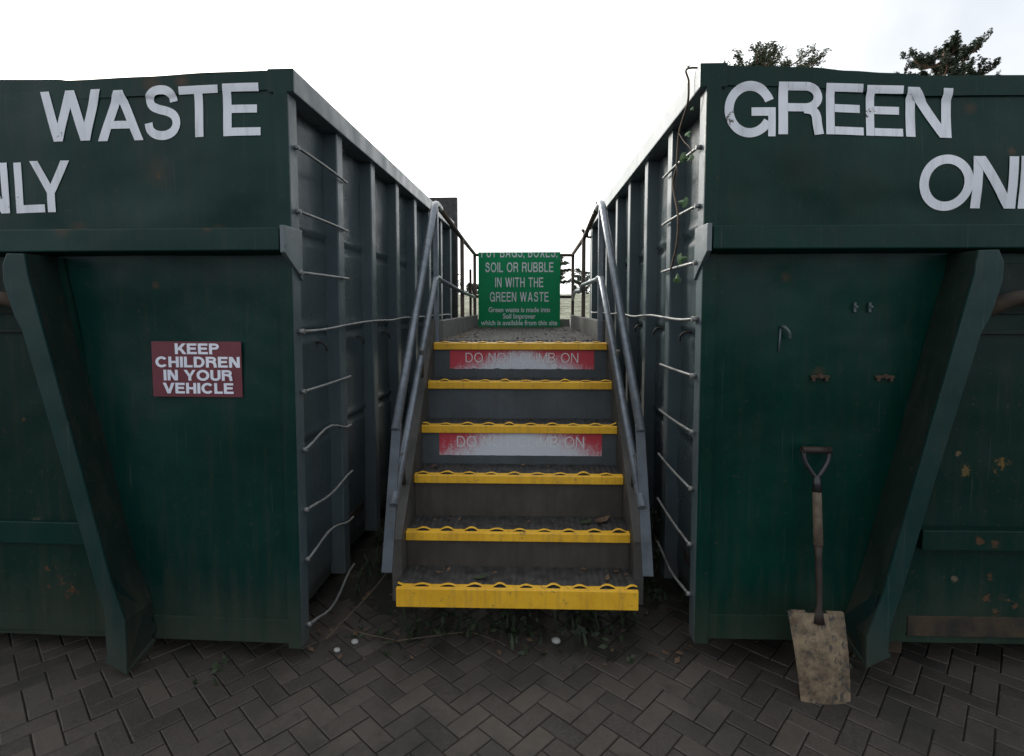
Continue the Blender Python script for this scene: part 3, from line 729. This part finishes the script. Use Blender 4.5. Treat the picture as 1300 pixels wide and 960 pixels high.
# notice board hung on the end rail
nb = empty('notice_board', (-.047, 5.85, 1.205))
tag(nb, 'bright green notice board about green waste hanging at the far end of the deck', 'sign')
m = MB(); m.box(-.438, .438, -.004, .004, 0, .81, .001); m.build('board', M['sign_green'], nb)
m = MB()
H = .128
lines = [('PUT BAGS, BOXES,', .755, .81), ('SOIL OR RUBBLE', .598, .73), ('IN WITH THE', .438, .515), ('GREEN WASTE', .283, .63)]
for tx, z, wd in lines: text_line(m, tx, .155, 0, z, .103, 1, .10, -.006, fit=wd)
geom = m.bm.verts[:] + m.bm.edges[:] + m.bm.faces[:]
bmesh.ops.bisect_plane(m.bm, geom=geom, plane_co=(0, 0, .806), plane_no=(0, 0, 1), clear_outer=True)
nl = m.build('lettering', M['sign_white'], nb)
def small_text(body, z, size, width):
    c = bpy.data.curves.new('tmp', 'FONT'); c.body = body; c.size = size; c.align_x = 'CENTER'; c.offset = .0012; c.extrude = .0002
    o = bpy.data.objects.new('tmp', c); COL.objects.link(o)
    dg = bpy.context.evaluated_depsgraph_get(); me = bpy.data.meshes.new_from_object(o.evaluated_get(dg))
    w = max(v.co.x for v in me.vertices) - min(v.co.x for v in me.vertices)
    me.transform(Matrix.Translation((0, -.006, z)) @ Matrix.Rotation(R(90), 4, 'X') @ Matrix.Scale(width / w, 4, (1, 0, 0)))
    me.materials.clear(); me.materials.append(M['sign_white'])
    bpy.data.objects.remove(o); bpy.data.curves.remove(c)
    n = bpy.data.objects.new('small_lettering', me); COL.objects.link(n); n.parent = nb
small_text('Green waste is made into', .172, .075, .66)
small_text('Soil Improver', .102, .075, .35)
small_text('which is available from this site', .032, .075, .82)

# ------------------------------------------------------------------ spade
spd = empty('spade', (1.17, 2.0, GZ))
tag(spd, 'muddy square bladed spade leaning against the right container', 'spade')
def on(p):  # spade local: along the tool from its tip (0) to the handle top (.965)
    return p
tilt = Matrix.Rotation(R(-8.2), 4, 'X') @ Matrix.Rotation(R(1.2), 4, 'Y')
def spart(mb, name, mat, parent=spd):
    for v in mb.bm.verts: v.co = tilt @ v.co
    return mb.build(name, mat, parent)
m = MB()
def bl(a, b, back=0):
    w = .094 + .014 * b; x = (a * 2 - 1) * w; z = b * .335
    if b > .97: z -= .0
    curve = .020 * (1 - (abs(a * 2 - 1)) ** 2) + .012 * math.sin(b * 3.14)
    skew = -.010 * b + .022 * (1 - b)
    return (x + skew, .018 - curve * .9 + .01 + back, z + .004 * noise.noise((a * 6, 0, 1)) * (1 if b == 0 else 0))
m.grid(lambda a, b: bl(a, b), 16, 16); m.grid(lambda a, b: bl(1 - a, b, .003), 16, 16)
m.box(-.105, -.050, .022, .036, .330, .338, .002); m.box(.030, .094, .022, .036, .330, .338, .002)
spart(m, 'blade', M['blade'])
m = MB(); m.tube([(-.008, .020, .300), (-.006, .016, .335), (-.004, .014, .36), (-.002, .015, .40), (-.001, .018, .54), (0, .020, .60)], [.026, .017, .011, .0115, .013, .0155], 14); spart(m, 'socket', M['shaft'])
m = MB(); m.tube([(0, .020, .59), (0, .021, .70), (0, .022, .80)], [.0175, .017, .016], 14); spart(m, 'shaft', M['wood'])
m = MB(); m.tube([(0, .022, .795), (0, .022, .86)], [.018, .013], 12)
for sx in (-1, 1): m.tube(smooth_pts([(0, .022, .845), (sx * .022, .022, .875), (sx * .045, .022, .915), (sx * .050, .022, .955)], 5), .009, 10)
spart(m, 'yoke', M['blackp'])
m = MB(); m.tube([(-.056, .022, .957), (.056, .022, .957)], .0145, 14); spart(m, 'grip', M['shaft'])

# ------------------------------------------------------------------ ground: herringbone pavers, soil, field
m = MB(); m.grid(lambda a, b: (-14 + 28 * a, -10 + 23 * b, GZ - .008 + .003 * noise.noise((a * 90, b * 80, 0))), 60, 60)
tag(m.build('soil', M['soil']), kind='structure')
m = MB(); rr = random.Random(11)
L_, W_ = .160, .080
ca, sa = math.cos(R(45)), math.sin(R(45)); rot = R(3)
ca, sa = math.cos(R(45) + rot), math.sin(R(45) + rot)
def brick(cx, cy, hor):
    g = .0022; hx, hy = (L_ / 2 - g, W_ / 2 - g) if hor else (W_ / 2 - g, L_ / 2 - g)
    dz = rr.uniform(-.0018, .0018) + .006 * noise.noise((cx * .8, cy * .8, 0)); tx, ty = rr.uniform(-.008, .008), rr.uniform(-.008, .008); yaw = rr.uniform(-.012, .012)
    def P(x, y, z): x2 = x - y * yaw; y2 = y + x * yaw; return m.bm.verts.new(((cx + x2) * ca - (cy + y2) * sa, (cx + x2) * sa + (cy + y2) * ca + 2.5, GZ + dz + z + x * tx + y * ty))
    c = .003
    top_ = [P(a * (hx - c), b * (hy - c), 0) for a, b in ((-1, -1), (1, -1), (1, 1), (-1, 1))]
    mid_ = [P(a * hx, b * hy, -c) for a, b in ((-1, -1), (1, -1), (1, 1), (-1, 1))]
    bot_ = [P(a * hx, b * hy, -.03) for a, b in ((-1, -1), (1, -1), (1, 1), (-1, 1))]
    m.bm.faces.new(top_)
    for i in range(4):
        j = (i + 1) % 4
        m.bm.faces.new([mid_[i], mid_[j], top_[j], top_[i]]); m.bm.faces.new([bot_[i], bot_[j], mid_[j], mid_[i]])
Wd = W_
# herringbone: repeat with lattice vectors (1,1) and (2,-2) ... in units of W
K = 130
for i in range(-K, K):
    for j in range(-K, K):
        # unit cell of 4x? : horizontal brick at (i+j*?...)
        x0 = (i + 2 * j) * Wd; y0 = (i - 2 * j) * Wd
        for hor, ox, oy in ((True, 1.0, .5), (False, .5 , 2.0)):
            cx, cy = x0 + ox * Wd, y0 + oy * Wd
            wx = cx * ca - cy * sa; wy = cx * sa + cy * ca + 2.5
            if abs(wx) < 6.4 and -.6 < wy < 8.5: brick(cx, cy, hor)
tag(m.build('block_paving', M['paver']), kind='structure')
m = MB()
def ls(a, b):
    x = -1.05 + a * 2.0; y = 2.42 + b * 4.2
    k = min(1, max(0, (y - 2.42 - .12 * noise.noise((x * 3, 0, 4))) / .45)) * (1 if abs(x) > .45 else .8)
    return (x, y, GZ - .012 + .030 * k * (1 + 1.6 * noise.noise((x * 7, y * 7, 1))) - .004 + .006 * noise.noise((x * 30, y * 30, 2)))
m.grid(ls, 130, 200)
tag(m.build('gap_shade_soil', M['soil']), kind='structure')  # dark soil sheet added to deepen the shade in the gaps beside the steps
# rough grass field rising behind
m = MB()
def fld(a, b):
    y = 11 + (b ** 2) * 230; x = (a - .5) * (40 + y * 3.2)
    z = GZ - .01 + 3.1 * min(1, max(0, (y - 11) / 55)) ** .8 + .10 * noise.noise((x * .5, y * .4, 0)) * min(1, (y - 11) / 5)
    return (x, y, z)
m.grid(fld, 120, 90)
tag(m.build('field', M['field']), kind='structure')
m = MB(); m.grid(lambda a, b: (-400 + 800 * a, -400 + 900 * b, GZ - .06), 4, 4)
tag(m.build('ground', M['soil']), kind='structure')

# ------------------------------------------------------------------ plants
def leafy(mb, c, n, r, size, rnd, flat=.5):
    for _ in range(n):
        d = Vector((rnd.gauss(0, 1), rnd.gauss(0, 1), rnd.gauss(0, 1) * flat)); d = d.normalized() * r * rnd.random() ** .4
        p = Vector(c) + d; a = Vector((rnd.gauss(0, 1), rnd.gauss(0, 1), rnd.gauss(0, .6))).normalized(); b = a.orthogonal().normalized()
        b = Matrix.Rotation(rnd.uniform(0, 6.28), 3, a) @ b
        s = size * rnd.uniform(.6, 1.3)
        mb.face([p - a * s, p + b * s * .45, p + a * s, p - b * s * .45])
def pine(name, loc, H, crown0, W, mat, label, seed, kind, group=None):
    rnd = random.Random(seed)
    root = empty(name, loc); tag(root, label, 'tree', group)
    tb = MB(); cb = MB()
    base = [(0, 0, -.3), (rnd.uniform(-.2, .2), 0, H * .4), (rnd.uniform(-.3, .3), rnd.uniform(-.2, .2), H * .75), (0, 0, H * .97)]
    P = smooth_pts(base, 5); n = len(P)
    tb.tube(P, [H * .022 * (1 - .85 * i / (n - 1)) for i in range(n)], 10)
    def at(z):
        for a, b in zip(P, P[1:]):
            if a.z <= z <= b.z: return a.lerp(b, (z - a.z) / (b.z - a.z))
        return P[-1].copy()
    nl = kind['limbs']
    for k in range(nl):
        f = (k + rnd.random() * .6) / nl; z = crown0 + (H * .96 - crown0) * f
        reach = W * .5 * kind['shape'](f) * rnd.uniform(.65, 1.1); az = k * 2.4 + rnd.uniform(-.4, .4)
        o = at(z); rise = kind['rise'] * reach
        e = o + Vector((math.cos(az) * reach, math.sin(az) * reach, rise * rnd.uniform(.5, 1.2)))
        mid = o.lerp(e, .5) + Vector((0, 0, -.12 * reach))
        L = smooth_pts([o, mid, e], 5)
        tb.tube(L, H * .004 + .02, 6, r2=.02)
        for q in range(kind['tw']):
            t = .25 + .75 * (q + rnd.random()) / kind['tw']; b0 = L[min(len(L) - 1, int(t * (len(L) - 1)))]
            dr = Vector((math.cos(az + rnd.uniform(-1.3, 1.3)), math.sin(az + rnd.uniform(-1.3, 1.3)), rnd.uniform(.0, .7) + kind['up'])).normalized()
            tl = kind['twl'] * rnd.uniform(.5, 1.2); e2 = b0 + dr * tl
            tb.tube([b0, e2], .025, 4, r2=.01, cap=False)
            for u in range(kind['tufts']):
                c = b0.lerp(e2, .4 + .6 * (u + 1) / kind['tufts']) + Vector((rnd.gauss(0, .06), rnd.gauss(0, .06), rnd.gauss(0, .04)))
                if 'spike' in kind:
                    for _ in range(kind['n']):
                        zz = rnd.uniform(-.05, kind['spike']); pp = c + Vector((rnd.gauss(0, .05), rnd.gauss(0, .05), zz))
                        leafy(cb, pp, 1, .05, kind['s'], rnd, 1.)
                else: leafy(cb, c, kind['n'], kind['r'], kind['s'], rnd, kind['flat'])
    tb.build('trunk', M['bark'], root); cb.build('crown', mat, root)
    return root
KP = dict(limbs=30, shape=lambda f: 1.0 - .50 * f ** 2, rise=.16, tw=13, up=.35, twl=.9, tufts=5, n=20, r=.21, s=.10, flat=1., spike=.40)
pine('pine_tree', (30.5, 42, .6), 20.2, 13.5, 7.0, M['needle'], 'dark pine with upswept branches showing above the far right end of the right container', 4, KP)
KC = dict(limbs=84, shape=lambda f: math.sin(math.pi * min(1, .35 + .55 * f)) ** .5, rise=.13, tw=11, up=.25, twl=.65, tufts=5, n=12, r=.18, s=.068, flat=.9)
pine('cypress_tree', (12.35, 30, .6), 13.95, 8.5, 7.8, M['needle2'], 'loose topped evergreen showing above the left end of the right container', 9, KC)
KD = dict(limbs=17, shape=lambda f: 1.05 - .7 * f, rise=.02, tw=8, up=-.02, twl=1.0, tufts=3, n=14, r=.4, s=.25, flat=.25)
pine('cedar_tree', (3.6, 90, 3.0), 6.4, 2.6, 8.6, M['needle'], 'flat tiered cedar in the distance, half hidden behind the green notice board', 21, KD)
KS = dict(limbs=18, shape=lambda f: math.sin(math.pi * (.2 + .75 * f)) ** .6, rise=.2, tw=6, up=.3, twl=.5, tufts=2, n=9, r=.35, s=.20, flat=.7)
pine('small_tree', (8.4, 85, 3.0), 4.0, .4, 4.2, M['needle'], 'round dark tree across the field, seen between right deck posts', 23, KS)
pine('small_tree', (-12.2, 85, 3.0), 4.4, .4, 3.0, M['needle'], 'narrow dark tree across the field beside the left rear container post', 25, KS)
pine('bush', (-9.6, 95, 3.0), 2.4, .1, 4.0, M['needle'], 'low dark bush on the skyline left of the green notice board', 27, dict(KS, twl=.4, r=.3))

# ivy stem hanging on the right container
iv = empty('ivy_vine', (RCX - .04, 2.3, 2.40)); tag(iv, 'thin ivy vine with a few green leaves trailing down the side of the right container', 'ivy')
vp = [(.10, 2.40), (.09, 2.343), (.10, 2.259), (.218, 2.178), (.247, 2.05), (.301, 1.977), (.212, 1.831), (.222, 1.705), (.316, 1.60)]
def ivp(v, z, o=0): return (RCX - .045 - o - iv.location.x, 2.2 + v - iv.location.y, z - iv.location.z)
m = MB(); m.tube(smooth_pts([(RCX + .1 - iv.location.x, 2.32 - iv.location.y, 2.40 - iv.location.z)] + [ivp(*p) for p in vp], 6), .0045, 6)
m.tube(smooth_pts([ivp(.218, 2.178), ivp(.14, 2.12), ivp(.04, 2.06), ivp(.03, 2.0)], 4), .002, 5)
m.tube(smooth_pts([ivp(.247, 2.05), ivp(.2, 2.0, .01), ivp(.25, 1.93)], 4), .002, 5)
m.build('stem', M['twig'], iv)
def ivyleaf(mb, p, sz, rnd):
    n = Vector((-.75, -.8, rnd.uniform(-.2, .4))).normalized(); a = n.orthogonal().normalized(); a = Matrix.Rotation(rnd.uniform(0, 6.28), 3, n) @ a; b = n.cross(a); p = Vector(p)
    sh = [(0, -.5), (.38, -.42), (.55, -.05), (.25, .0), (.18, .3), (0, .62), (-.18, .3), (-.25, .0), (-.55, -.05), (-.38, -.42)]
    c = mb._v(p + n * sz * .1)
    vs = [mb._v(p + (a * x + b * y) * sz) for x, y in sh]
    for i in range(len(vs)): mb.bm.faces.new([c, vs[i], vs[(i + 1) % len(vs)]])
rnd = random.Random(2)
for v, z, sz in ((.039, 2.118, .035), (.084, 2.038, .055), (.0, 2.015, .035), (.11, 2.05, .03), (.089, 1.861, .055), (.09, 1.63, .06), (.158, 1.552, .05), (-.01, 2.2, .02), (.06, 2.39, .018)):
    m = MB(); ivyleaf(m, ivp(v, z, .012), sz * .8, rnd); m.build('leaf', M['ivy'], iv)

# weeds in the gaps (uncountable ground cover)
m = MB(); rnd = random.Random(31)
def weed(c, h, n):
    for _ in range(n):
        a = rnd.uniform(0, 6.28); l = h * rnd.uniform(.4, 1.1); d = Vector((math.cos(a) * .6, math.sin(a) * .6, 1)).normalized()
        b = Vector(c) + Vector((rnd.gauss(0, .05), rnd.gauss(0, .05), 0)); side_ = Vector((-math.sin(a), math.cos(a), 0)) * rnd.uniform(.003, .008)
        e = b + d * l; mid = b.lerp(e, .55) + Vector((0, 0, l * .1))
        m.face([b - side_, b + side_, mid + side_, mid - side_]); m.face([mid - side_, mid + side_, e])
        if rnd.random() < .5:
            leafy(m, mid, 2, .03, .022, rnd)
for _ in range(200):
    x = rnd.choice((rnd.uniform(-.9, -.5), rnd.uniform(.5, .78), rnd.uniform(-.5, .5))); y = rnd.uniform(2.65, 5.5) if abs(x) > .5 else rnd.uniform(2.38, 3.4)
    weed((x, y, GZ), rnd.uniform(.04, .15), 6)
for _ in range(16): weed((rnd.uniform(-.85, .6), rnd.uniform(2.25, 2.55), GZ), rnd.uniform(.02, .07), 6)
for _ in range(60): weed((rnd.uniform(.62, .76), rnd.uniform(2.8, 3.6), GZ + rnd.uniform(0, .4)), rnd.uniform(.05, .14), 5)
weed((-1.24, 2.12, GZ), .045, 6); weed((1.38, 2.25, GZ), .03, 5)
tag(m.build('weeds', M['weed']), 'low dark weeds growing through the paving in the gaps around the steps', 'weeds', kind='stuff')
# leaf litter
m = MB(); rnd = random.Random(77)
for _ in range(420):
    x, y = rnd.uniform(-.95, .8), rnd.uniform(2.2, 4.8)
    a = rnd.uniform(0, 6.28); s_ = rnd.uniform(.008, .022); u = Vector((math.cos(a), math.sin(a), rnd.uniform(-.3, .3))); w = Vector((-u.y, u.x, rnd.uniform(-.4, .4))) * .5
    p = Vector((x, y, GZ + .012)); m.face([p - u * s_, p - w * s_, p + u * s_, p + w * s_])
tag(m.build('leaf_litter', M['leaf']), 'scattered dead leaves and crumbs lying on the paving under the steps', 'leaf litter', kind='stuff')
m = MB()
for _ in range(560):
    if rnd.random() < .86: x, y, z = rnd.uniform(-.5, .5), rnd.uniform(3.25, 5.6), 1.228
    else:
        i = rnd.randrange(0, 6); x = rnd.uniform(-.49, .49); y = D[i] + rnd.uniform(.13, .19) + (.0 if i < 5 else .02); z = ZB[i] + (.080 if i == 0 else .038) + .004
    if z > 1.2: x = math.copysign(.5 - abs(rnd.gauss(0, .12)), x) if rnd.random() < .6 else x
    a = rnd.uniform(0, 6.28); s_ = rnd.uniform(.006, .018); u = Vector((math.cos(a), math.sin(a), rnd.uniform(-.2, .5))); w = Vector((-u.y, u.x, rnd.uniform(-.3, .3))) * .5
    p = Vector((x, y, z)); m.face([p - u * s_, p - w * s_, p + u * s_, p + w * s_])
tag(m.build('leaf_crumbs', M['leaf']), 'small dry leaf crumbs gathered on the treads and deck', 'leaf litter', kind='stuff')
def dead_leaf(loc, sz, rz, label, mat='leaf', curl=.4):
    m = MB(); n = 10
    out = [(math.cos(t) * sz, math.sin(t) * sz * .42) for t in [2 * math.pi * k / n for k in range(n)]]
    top_ = lambda x, y: curl * (x * x + 2 * y * y) / sz
    c = m._v((0, 0, 0)); vs = [m._v((x * (1.0 + .12 * (-1) ** k), y, top_(x, y))) for k, (x, y) in enumerate(out)]
    for i in range(n): f = m.bm.faces.new([c, vs[i], vs[(i + 1) % n]]); f.smooth = True
    o = m.build('fallen_leaf', M[mat], None, loc, (R(12), R(-8), rz)); tag(o, label, 'leaf', 'larger fallen leaves on the steps'); return o
dead_leaf((.40, D[1] + .14, ZB[1] + .045), .04, .4, 'curled brown leaf at the right end of the second step from the bottom')
dead_leaf((.32, D[1] + .13, ZB[1] + .042), .032, .1, 'green leaf beside the brown leaf near the right end of the second step', 'weed', .2)
dead_leaf((-.16, D[0] + .10, ZB[0] + .084), .03, .1, 'small green leaf lying left of centre on the lowest step', 'weed', .2)
dead_leaf((.39, D[0] + .10, ZB[0] + .084), .022, 1.2, 'brown leaf at the right end of the lowest step')
dead_leaf((-.38, 3.42, 1.236), .05, .2, 'large brown leaf at the left end of the top step')
# twigs and pebbles
for k, (pts, lb) in enumerate((([(-.86, 2.33, GZ + .02), (-.72, 2.7, GZ + .09), (-.62, 3.0, GZ + .22), (-.55, 3.2, GZ + .30)], 'long dead bramble stem lying in the gap left of the steps'),
                           ([(-.60, 2.32, GZ + .012), (-.4, 2.36, GZ + .02), (-.22, 2.40, GZ + .018), (-.1, 2.35, GZ + .012)], 'thin dry stalk lying below the lowest step'),
                           ([(-.85, 2.42, GZ + .03), (-.7, 2.36, GZ + .03), (-.55, 2.33, GZ + .02)], 'short dead twig lying on the paving by the left container corner'))):
    m = MB(); m.tube(smooth_pts(pts, 6), .005 if k == 0 else .003, 6, r2=.002); tag(m.build('dead_twig', M['twig']), lb, 'twig')
for x, y, s_, lb in ((-.79, 2.27, .014, 'smaller white pebble by the left container corner'), (-.73, 2.33, .016, 'larger white pebble by the left container corner'), (.175, 2.36, .020, 'white pebble on the paving below the middle of the lowest step')):
    m = MB(); t = bmesh.new(); bmesh.ops.create_icosphere(t, subdivisions=2, radius=s_)
    for v in t.verts: v.co = Vector((v.co.x * 1.1, v.co.y * .8, v.co.z * .7)) * (1 + .15 * noise.noise(v.co * 60))
    for f in t.faces: f.smooth = True
    m.merge(t); tag(m.build('pebble', M['pebble'], None, (x, y, GZ + s_ * .6)), lb, 'pebble', 'pale pebbles on the paving')

# ------------------------------------------------------------------ light, sky, camera
w = bpy.data.worlds.new('World'); S.world = w; w.use_nodes = True; nt = w.node_tree
bg = nt.nodes['Background']; out = nt.nodes['World Output']
SUN_AZ = R(-38); SUN_EL = R(25)       # azimuth measured from +Y towards +X
sky = nt.nodes.new('ShaderNodeTexSky'); sky.sky_type = 'NISHITA'; sky.sun_disc = False; sky.sun_elevation = SUN_EL; sky.sun_rotation = SUN_AZ
sky.air_density = 1.2; sky.dust_density = 4
bg.inputs['Strength'].default_value = .12
nt.links.new(sky.outputs[0], bg.inputs['Color'])
# bright overcast veil over it, brightest round the hidden sun
tc = nt.nodes.new('ShaderNodeTexCoord')
sd = Vector((math.sin(SUN_AZ) * math.cos(SUN_EL), math.cos(SUN_AZ) * math.cos(SUN_EL), math.sin(SUN_EL)))
dt = nt.nodes.new('ShaderNodeVectorMath'); dt.operation = 'DOT_PRODUCT'; nrm = nt.nodes.new('ShaderNodeVectorMath'); nrm.operation = 'NORMALIZE'
nt.links.new(tc.outputs['Generated'], nrm.inputs[0]); nt.links.new(nrm.outputs[0], dt.inputs[0]); dt.inputs[1].default_value = sd
mr = nt.nodes.new('ShaderNodeMapRange'); mr.inputs[1].default_value = -1; mr.inputs[2].default_value = 1; mr.inputs[3].default_value = 0; mr.inputs[4].default_value = 1
nt.links.new(dt.outputs['Value'], mr.inputs[0])
cl_ = ramp(nt, mr.outputs[0], [(0., (1.15, 1.22, 1.34)), (.5, (1.15, 1.2, 1.28)), (.72, (1.3, 1.32, 1.33)), (1., (3.4, 3.35, 3.2))])
n = nt.nodes.new('ShaderNodeTexNoise'); n.inputs['Scale'].default_value = 2.5; n.inputs['Detail'].default_value = 5; nt.links.new(nrm.outputs[0], n.inputs['Vector'])
cl2 = mix(nt, ramp(nt, n.outputs['Fac'], [(.35, 0.), (.7, .35)]), cl_, (1, 1, 1), 'MULTIPLY')
veil = nt.nodes.new('ShaderNodeBackground'); nt.links.new(mix(nt, 1.0, cl_, ramp(nt, n.outputs['Fac'], [(.36, (.74, .76, .79)), (.62, (1, 1, 1))]), 'MULTIPLY'), veil.inputs['Color']); veil.inputs['Strength'].default_value = 1.0
ms = nt.nodes.new('ShaderNodeMixShader'); ms.inputs[0].default_value = .85
fc = ramp(nt, n.outputs['Fac'], [(.3, .78), (.6, .95)])
nt.links.new(fc, ms.inputs[0]); nt.links.new(bg.outputs[0], ms.inputs[1]); nt.links.new(veil.outputs[0], ms.inputs[2]); nt.links.new(ms.outputs[0], out.inputs['Surface'])

sl = bpy.data.lights.new('sun', 'SUN'); sl.energy = 4.0; sl.angle = R(10); sl.color = (1, .96, .9)
so = bpy.data.objects.new('sun', sl); COL.objects.link(so); so.rotation_euler = Vector(sd).to_track_quat('Z', 'Y').to_euler()

cam = bpy.data.cameras.new('camera'); co = bpy.data.objects.new('camera', cam); COL.objects.link(co)
F = 690.
cam.sensor_width = 36; cam.lens = 36 * F / 1300; cam.shift_y = -45 / 1300; cam.clip_start = .05; cam.clip_end = 2000
co.location = (.045, 0, 1.43); co.rotation_euler = (R(90) - math.atan(45 / F), 0, math.atan(20 / F))
S.camera = co
S.view_settings.view_transform = 'Standard'; S.view_settings.look = 'None'; S.view_settings.gamma = 1; S.view_settings.exposure = 0
S.view_settings.use_curve_mapping = False
S.cycles.max_bounces = 6
